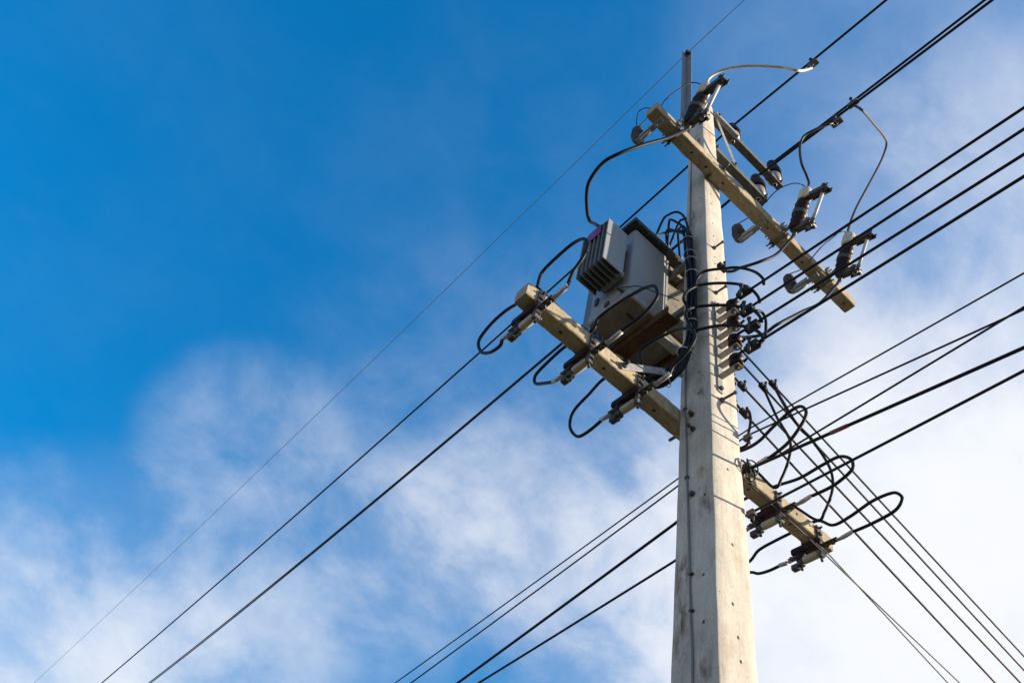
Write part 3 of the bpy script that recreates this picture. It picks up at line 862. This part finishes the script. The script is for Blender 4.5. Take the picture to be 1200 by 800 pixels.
# wires dead-ended on the right rack, running off along X
RR = [(3.0, .08), (3.0, .09), (2.0, .12), (2.5, .12)]
for i, (az, m) in enumerate(RR):
    z = SPZ2[i]; sx = half(5.6) + .089; sy = .0
    lead = [Vector((sx + .05, sy + .022, z)), Vector((sx, sy + .031, z)), Vector((sx - .028, sy + .008, z)), Vector((sx - .020, sy - .024, z)), Vector((sx + .02, sy - .034, z))]
    span((.24, -.034, z - .01), az, m, .002, .0072, WL[i] + ' black wire leaving the right hand rack toward the lower right', group='wires leaving to the lower right', lead=lead, L=40)
# wires that pass behind the pole lower down
LOW = [('thin upper wire passing behind the pole under the racks', (.15, -.159, 5.004), -91.5, .0589, (.15, .36, 4.938), 88.06, .1083, .0042),
       ('thin wire passing behind the pole just below another thin one', (.15, -.133, 4.962), -88.3, .1076, (.15, .366, 4.881), 87.25, .1089, .0048),
       ('thick black cable with a red tape mark passing behind the pole', (.15, -.118, 4.72), -88.84, .10, (.15, .369, 4.622), 86.87, .1212, .0082),
       ('lowest black cable passing behind the pole', (.15, -.094, 4.432), -92.26, .0426, (.15, .373, 4.374), 89.16, .0935, .0064)]
for (lb, a, za, ma, b_, zb, mb, rr) in LOW:
    mid = [Vector((.15, a[1] * .4 + b_[1] * .6, (a[2] + b_[2]) / 2 + .01))]
    through(a, (a, za, ma), (b_, zb, mb), rr, lb, mid=mid, group='wires passing behind the pole')
q = at(983, 505, x=.153)
dv = Vector((0, -1, .0)).normalized()
a = R(-88.84); dv = Vector((math.cos(a), math.sin(a), -.10)).normalized()
dd = (q.y + .118) / math.sin(a); q = Vector((.15 + dd * math.cos(a), -.118 + dd * math.sin(a), 4.72 - .10 * dd + .002 * dd * dd))
b = bm_new(); add_tube(b, [q - dv * .045, q, q + dv * .045], .0104, 12)
single('red_tape', b, 'red_tape', 'short red tape wrapped round the thick black cable right of the pole', 'tape', org=q)
# wire from the half hidden switch lug toward the upper right
pc = Vector((.30, -.097, 4.893))
lead = [near_lug(3) + Vector((-.0, .0, 0)), Vector((.338, -.16, 4.93))]
span((.33, -.26, 4.925), -93.64, .0239, .002, .0052, 'thin black wire leaving the half hidden switch toward the upper right', lead=[near_lug(3), Vector((.342, -.15, 4.932))], group='wires passing behind the pole')
# the thin pair along the lower arm
for (pp, az, m, lb) in (((1.126, .08, 4.914), 3.4, .1126, 'thin grey pair wire, the wavy one running past the lower crossarm to the lower right'), ((1.12, .08, 4.885), .76, .088, 'thin grey pair wire, the straighter one running past the lower crossarm to the lower right')):
    lead = [Vector((.135, .03, 5.02)), Vector((.22, .085, 4.992)), Vector((.5, .095, 4.965)), Vector((.8, .095, 4.945))]
    o = span(pp, az, m, .002, .0042, lb, lead=smooth_path(lead + [Vector(pp)], 4)[:-1], mat='grey_cable', L=38, group='thin pair wires')

# ------------------------------------------------------------------ clamps and connectors
def clamp(q, ax, label, big=1.0, mat='galvanised_dull', hook=True):
    q = Vector(q); ax = Vector(ax).normalized(); s, u = frame_of(ax)
    root = thing('tap_clamp', label, 'clamp', q)
    rot = Matrix((ax, s, u)).transposed().to_4x4()
    mt = Matrix.Translation(q) @ rot
    b = bm_new()
    add_box(b, -.045 * big, .045 * big, -.020 * big, .024 * big, -.030 * big, .002, .006 * big, mt, 2)
    add_box(b, -.038 * big, .038 * big, -.022 * big, .018 * big, .001, .028 * big, .006 * big, mt, 2)
    part('body', b, mat, root)
    b = bm_new()
    add_cyl(b, mt @ Vector((.0, .030 * big, .045 * big)), mt @ Vector((.0, .030 * big, -.07 * big)), .008 * big, 8)
    add_hex(b, mt @ Vector((0, .030 * big, .03 * big)), rot @ Vector((0, 0, 1)), .015 * big, .014 * big)
    part('bolt', b, 'dark_metal', root)
    if hook:
        b = bm_new(); add_tube(b, [mt @ Vector((.022 * math.cos(k * .55), .030 * big, -.085 * big + .022 * math.sin(k * .55) )) for k in range(12)], .005 * big, 6); part('hook', b, 'dark_metal', root)
    return root
YD = Vector((0, -1, -.07))
w1 = at(953, 75, x=.395); w2 = at(1000, 121, x=1.02); w3 = at(981, 143, x=.71)
clamp(w1, YD, 'grey tap clamp on the upper high voltage wire, where the pale cable ends', 1.15)
clamp(w2, YD, 'grey tap clamp on the paired wires, the upper right one of the two', 1.15)
clamp(w3, YD, 'grey tap clamp on the paired wires, the lower left one of the two', 1.15)
cn = []
for i, (px_, py_) in enumerate(((872, 342), (876, 363), (882, 382), (882, 405))):
    q = at(px_, py_, x=-.069)
    clamp(q, YD, WL[i] + ' dark connector on the wires just off the sunlit spool rack', 1.0, 'dark_connector', False); cn.append(q)
def rwire(i, x):
    az, m = RR[i]; d = (x - .24) / math.cos(R(az))
    return Vector((x, -.034 + d * math.sin(R(az)), SPZ2[i] - .01 - m * d + .002 * d * d))
RCON = [rwire(2, .27), rwire(3, .27), rwire(1, .50), rwire(0, .62)]
for q, lb in zip(RCON, ('dark connector hanging right beside the pole edge below the spools', 'dark connector lowest beside the pole edge below the spools', 'dark connector on the lower right wires, the left of two', 'dark connector on the lower right wires, the right of two')):
    clamp(q, Vector((1, .04, -.1)), lb, .72, 'dark_connector', False)
clamp(at(846, 313, y=-.19), Vector((1, 0, 0)), 'dark connector in front of the sunlit face above the spool rack', .8, 'dark_connector', False)

# ------------------------------------------------------------------ jumper cables
def on(pl, val, *pix):
    return [at(p[0], p[1], **{pl: val}) for p in pix]
# pale cable from the first cutout cap to the upper wire
def capx(x): return Vector((x, UY0 - KS * (.085 + .342 * .43), 7.80 + KS * (-.10 + .94 * .43)))
def basex(x): return Vector((x, UY0 - .07 * KS, 7.80 - .15 * KS))
c1 = capx(CUTX[0])
cable([c1, at(832, 91, y=-.50), at(848, 82, y=-.60), at(868, 78, y=-.72), at(890, 77.5, y=-.82), at(915, 79, y=-.92), at(938, 83, y=-1.02), w1 + Vector((.01, .03, -.03))], .0115, 'pale cream cable arching from the left fuse cutout to the upper wire', mat='white_cable')
c2 = capx(CUTX[1])
cable([c2, at(948, 215, y=-.47), at(945, 205, y=-.49), at(939, 190, y=-.52), at(937.5, 172, y=-.56), at(942, 160, y=-.62), at(955, 152, y=-.72), at(970, 146, y=-.84), w3], .0115, 'dark cable curving from the middle fuse cutout up to the paired wires', mat='copper_tail')
c3 = capx(CUTX[2])
cable([c3, at(994, 270, y=-.47), at(1003, 245, y=-.53), at(1019, 215, y=-.62), at(1032, 190, y=-.72), at(1039, 170, y=-.82), at(1036, 160, y=-.88), at(1024, 145, y=-.95), at(1011, 130, y=-1.02), w2 + Vector((.02, .0, -.03))], .0125, 'grey cable bending from the right fuse cutout up to the paired wires', mat='grey_cable')
# thin tails from caps to arresters
at1 = Vector((ARRX[0], .096, 8.0)); at2 = Vector((ARRX[1], .096, 8.0)); at3 = Vector((ARRX[2], .096, 8.0))
cable([c1, at(812, 97, y=-.36), at(795, 105, y=-.30), at(780, 117, y=-.22), at(774, 125, y=-.05), Vector((-.665, .04, 8.05)), at1], .0045, 'thin black tail from the left fuse cutout cap to its arrester', mat='black_cable')
cable([at1 + Vector((0, 0, .01)), at(746, 143, y=.07), at(748, 132, y=.05), at(755, 127, y=-.02), at(762, 127, y=-.1)], .004, 'thin black loop above the leftmost surge arrester', mat='black_cable')
cable([c2, at(942, 217.5, y=-.43), at(930, 215, y=-.40), at(912, 222, y=-.34), at(897, 237, y=-.24), at(885, 250, y=-.08), at2], .0045, 'thin black tail from the middle fuse cutout cap to its arrester', mat='black_cable')
cable([c3 + Vector((0, 0, -.02)), at(987, 271, y=-.45), at(975, 279, y=-.42), at(962, 290, y=-.36), at(950, 304, y=-.22), at(940, 315, y=-.05), at3], .0045, 'thin black tail from the right fuse cutout cap to its arrester', mat='black_cable')
# insulated high voltage leads to the transformer
cable([basex(CUTX[0]), at(782.5, 161.5, y=-.28), at(756, 169, y=-.22), at(728, 179, y=-.12), at(707.5, 190, y=.0), at(693, 208, y=.12), at(688, 222, y=.2), at(687.5, 240, y=.3), at(690.5, 258, y=.40), Vector((-.60, .50, 7.02)), HVP[0]], .0125, 'thick black lead looping from the left fuse cutout down to the transformer')
cable([basex(CUTX[1]), at(911, 297, y=-.26), at(892, 306, y=-.2), at(868.5, 313.5, y=-.06), at(851, 318, y=.06), Vector((.06, .26, 7.0)), Vector((.02, .42, 7.18)), HVP[1]], .0115, 'thick black lead from the middle fuse cutout passing behind the pole')
cable([basex(CUTX[2]), at(962, 354, y=-.27), at(940, 365, y=-.24), at(911, 380, y=-.16), at(885, 394, y=.02), Vector((.18, .22, 6.2)), Vector((.20, .36, 6.6)), Vector((.18, .46, 7.1)), HVP[2]], .0115, 'thick black lead from the right fuse cutout running down toward the spools')

# loops through the switches of the lower arm: far lug, over the arm, out and back to the near lug
LP = [([(672, 318), (684, 300), (689, 286), (684, 280), (672, 285), (654, 300), (636, 318), (631, 330)], [(605.6, 356), (591.5, 365), (577, 378), (564.5, 393), (560.6, 403), (564.5, 412.7), (574.6, 412.7), (586, 405)], 'far left'),
      ([(730, 386), (752, 370), (769, 350), (770, 340), (765, 335), (750, 340), (725, 355), (702, 372)], [(662.5, 406), (640, 426), (627.5, 440), (627.5, 449), (637.5, 449)], 'middle left'),
      ([(790, 427.5), (805, 412), (814, 397), (812, 387), (805, 385), (790, 387.5), (765, 400), (750, 412)], [(710, 442.5), (690, 462), (672, 482), (668, 500), (676, 511), (687, 507), (702, 495)], 'third left')]
for i, (A, B, nm) in enumerate(LP):
    x = SWX[i]
    ptsA = on('x', x, *A); ptsB = on('x', x, *B)
    mid = [Vector((x, .12, 5.20)), Vector((x, .235, 5.185))]
    if i == 0: mid = [Vector((x, .18, 5.25)), Vector((x, .24, 5.20))]
    cable([near_lug(i)] + ptsA + mid + ptsB + [far_lug(i)], .0094, 'black jumper cable looping through the ' + nm + ' switch of the lower crossarm', group='jumper loops on the lower crossarm')
# right half
cable([near_lug(5)] + on('x', 1.09, (1022, 613), (1048, 598.6), (1057, 585.6), (1054, 579), (1044.5, 577.5), (1022, 587), (996, 605), (976, 615)) + [Vector((1.09, .10, 5.155)), Vector((1.09, .25, 5.16))] + on('x', 1.09, (909, 633), (889, 644.5), (876, 659)) + [Vector((1.0, .78, 5.02))], .0094, 'black jumper cable with the long loop at the right end of the lower crossarm', group='jumper loops on the lower crossarm')
cable([far_lug(5)] + on('x', 1.1, (902, 668), (889, 671.6), (876, 671)) + [Vector((1.06, .80, 4.98)), Vector((1.0, .78, 5.02))], .0094, 'short black cable curving from the rightmost switch behind the pole', group='jumper loops on the lower crossarm')
cable([near_lug(4)] + on('x', .72, (976, 569), (996, 553), (999.7, 545), (996, 537), (983, 535), (963, 545), (937, 560)) + [Vector((.72, .10, 5.165)), Vector((.70, .26, 5.17)), Vector((.66, .45, 5.1)), far_lug(4) + Vector((0, .10, .05)), far_lug(4)], .0094, 'black jumper cable looping right of the pole above the lower crossarm', group='jumper loops on the lower crossarm')
cable([near_lug(3)] + on('x', .35, (905, 533.7), (924.5, 517.5), (940.7, 494.7), (944.6, 481.7), (937.5, 476), (924.5, 483), (905, 501), (889, 517), (871, 527)) + [Vector((.35, .18, 5.18)), Vector((.355, .30, 5.16)), Vector((.36, .40, 5.06)), far_lug(3) + Vector((0, .015, .02)), far_lug(3)], .0094, 'black jumper cable loop closest to the right edge of the pole', group='jumper loops on the lower crossarm')
# drops from the lower right wires
cable([RCON[3 - 2]] + on('x', .235, (877, 481), (879.6, 492), (877, 508), (871, 524)) + [Vector((.17, .20, 5.05))], .0085, 'short black drop cable hugging the pole below the right connectors', group='drop cables right of the pole')
cable([RCON[2], at(910, 488, x=.54), at(916, 498, x=.54), at(926, 517, x=.58), at(924.5, 537, x=.58), at(916, 560, x=.56), at(906.6, 571, x=.55), Vector((.53, .13, 5.17)), Vector((.5, .24, 5.14))], .0085, 'black drop cable curving down to the lower crossarm, the left of two', group='drop cables right of the pole')
cable([RCON[3], at(934, 497, x=.70), at(950, 514, x=.78), at(966.6, 537, x=.88), at(975, 556, x=.90), at(975, 576, x=.90), at(966.6, 598.6, x=.89), at(957, 609, x=.90), Vector((.88, .15, 5.165)), Vector((.86, .26, 5.13))], .0085, 'black drop cable curving down to the lower crossarm, the right of two', group='drop cables right of the pole')
cable([RCON[3], at(926, 486, x=.64), at(940, 503, x=.74), at(951, 514, x=.80), at(956, 522, x=.83)], .0095, 'short black cable tail lying along the lower right wires', group='drop cables right of the pole')
# loops from the front wires round the corner into the bundle on the shaded face
def fr(px_, py_): return at(px_, py_, x=-.069)
FLOOP = [([(895, 333), (893.7, 326), (883.5, 318), (865.5, 313.6), (850, 314.5), (827, 317.5), (817, 326), (814, 337)], 'topmost'),
         ([(890, 354), (888, 347), (879, 338), (865.5, 333), (843, 331.7), (820.5, 334), (806, 340.7), (801, 350), (805, 358), (809, 368)], 'second'),
         ([(892.6, 376.7), (889, 369), (879, 362), (856.6, 358), (838.5, 357.6), (820.5, 358.7), (807, 362), (803.6, 369), (808, 380), (811, 392)], 'third'),
         ([(893.7, 399), (892.6, 392.5), (883.5, 385.7), (870, 382), (847.5, 381), (825, 384.6), (816, 388), (811, 398)], 'lowest')]
for (px_l, nm) in FLOOP:
    out = []
    n = len(px_l)
    for (px_, py_) in px_l:
        # out at the wires y is about -.44; the loops come in to the pole's left face
        if px_ > 838: y = -.20 - .24 * min(1, (px_ - 838) / 55)
        else: y = -.20 + .15 * min(1, (838 - px_) / 22)
        q = at(px_, py_, y=y)
        if q.x > -.15 and px_ < 822: q = at(px_, py_, x=-.165)
        out.append(q)
    cable(out, .0095, nm + ' black loop from the rack wires round the pole into the cable bundle', group='loops round the pole front')
cable([fr(886, 364), at(893, 366, y=-.42), at(897, 374, y=-.42), at(897.5, 385, y=-.42), at(896, 396, y=-.42), fr(890, 404)], .0085, 'small outer black loop between two connectors right of the spool rack', group='loops round the pole front')
# leads from the transformer bushings into the bundle
BL = [[(777, 257.5), (783, 252), (792, 248.5), (799, 251), (803, 257), (805.5, 265)], [(784, 261), (786, 257.5), (792, 260), (800, 266)], [(795, 262), (801, 257), (807, 255.5), (809.5, 260), (809.5, 268)], [(794.5, 273), (797, 267), (801, 265), (804, 270)]]
SRC = [BUSH[0], BUSH[1], BUSH[1] + Vector((.01, 0, -.03)), BUSH[2]]
BPX = [(806, 276), (808, 297), (811, 320), (811.5, 345), (811, 368), (812, 386)]
TAIL = [Vector((-.185, .005, 5.45)), Vector((-.20, .05, 5.33)), Vector((-.255, .14, 5.24)), Vector((-.33, .205, 5.245)), Vector((-.42, .205, 5.245))]
random.seed(11)
OFF = [(0, 0), (.0, .025), (.018, .010), (.018, -.014), (.0, -.027), (-.018, -.013), (-.018, .014)]
for i in range(7):
    dx, dy = OFF[i]
    j = i % 4
    pts = [SRC[j]]
    if i < 4:
        m = len(BL[j])
        for k, p in enumerate(BL[j]):
            pts.append(at(p[0], p[1], y=.27 - .23 * (k + 1) / (m + 1)))
    else:
        pts += [Vector((-.13, .25, 7.16 + .015 * i)), Vector((-.15, .12, 7.1 - .01 * i))]
    for k, p in enumerate(BPX):
        q = at(p[0], p[1], x=-.150)
        pts.append(q + Vector((dx - .006 + random.uniform(-.003, .003), dy + random.uniform(-.003, .003), random.uniform(-.01, .01))))
    sp = .5 + .9 * i / 6
    for k, q in enumerate(TAIL):
        f = (k + 1) / 5
        pts.append(q + Vector((dx + (i - 3) * .010 * f, dy + (3 - i) * .010 * f, -.01 * f * math.sin(i * .9) - (.045 * (i - 3) * min(1, 2 * f) * max(0, .95 - f)))))
    e = pts[-1]
    pts.append(Vector((SWX[(2, 1, 0, 2, 1, 2, 1)[i]] + .02 * (i - 3), .165 + .008 * (i - 3), 5.165 + .022 * (i % 3))))
    cable(pts, .0092, 'black cable in the tied bundle on the shaded face of the pole', group='bundled cables on the pole')
def tie(q, rx, ax, lb):
    ax = Vector(ax).normalized(); s, u = frame_of(ax)
    b = bm_new(); add_tube(b, [Vector(q) + (s * math.cos(k * math.pi / 8) + u * math.sin(k * math.pi / 8)) * rx for k in range(17)], .0032, 6, False)
    single('cable_tie', b, 'tie_white', lb, 'cable tie', 'cable ties on the bundle', org=Vector(q))
for (p, lb) in (((807, 283), 'topmost pale tie round the cable bundle'), ((809, 299), 'second pale tie round the cable bundle'), ((810, 307), 'third pale tie round the cable bundle'), ((811.3, 322), 'fourth pale tie round the cable bundle'), ((811.3, 380), 'fifth pale tie round the cable bundle')):
    q = at(p[0], p[1], x=-.150); tie(q + Vector((-.006, 0, 0)), .040, (0, .02, 1), lb)
tie((-.185, .005, 5.46), .05, (-.2, .3, -1), 'pale tie where the cable bundle leaves the pole')
tie((-.235, .11, 5.27), .055, (-.5, .8, -.7), 'lowest pale tie on the sweep of bundled cables')
# thin wire from the tank to the pole
cable([Vector((TX0 - .03, .31, 6.13)), at(745, 335, y=.22), at(757, 338, y=.2), at(775, 345, y=.17), at(790, 350, y=.14), side(799, 351) + Vector((-.004, .02, 0))], .0035, 'thin dark wire from the transformer tank to the pole', mat='copper_tail')
# tangle of thin wire where the low wires meet the pole
b = bm_new(); q0 = at(880, 553, x=.16)
for k in range(4):
    rr = .030 + .010 * random.random(); o = Vector((random.uniform(-.02, .02), random.uniform(-.02, .02), random.uniform(-.03, .03)))
    ax = Vector((random.uniform(-.4, .4), -1, random.uniform(-.4, .4))).normalized(); s, u = frame_of(ax)
    add_tube(b, [q0 + o + (s * math.cos(t * .5) * rr + u * math.sin(t * .5) * rr * 1.3) for t in range(14)], .004, 6)
add_tube(b, smooth_path([q0, q0 + Vector((-.03, .03, .08)), q0 + Vector((-.045, .05, -.05))]), .005, 6)
single('wire_coil', b, 'black_cable', 'tangle of thin black wire loops at the right edge of the pole above the crossarm', 'wire', org=q0)
# strain clamps of the thin wires on the right side of the pole
for (px_, py_, lb) in ((876, 512, 'small dark wire clamp on the right edge of the pole, the upper one'), (875, 546, 'small dark wire clamp on the right edge of the pole, the middle one'), (880, 601, 'small dark wire clamp on the right edge of the pole, the lowest one')):
    q = at(px_, py_, x=half(4.9) + .03); clamp(q, Vector((0, 1, 0)), lb, .55, 'dark_metal', False)
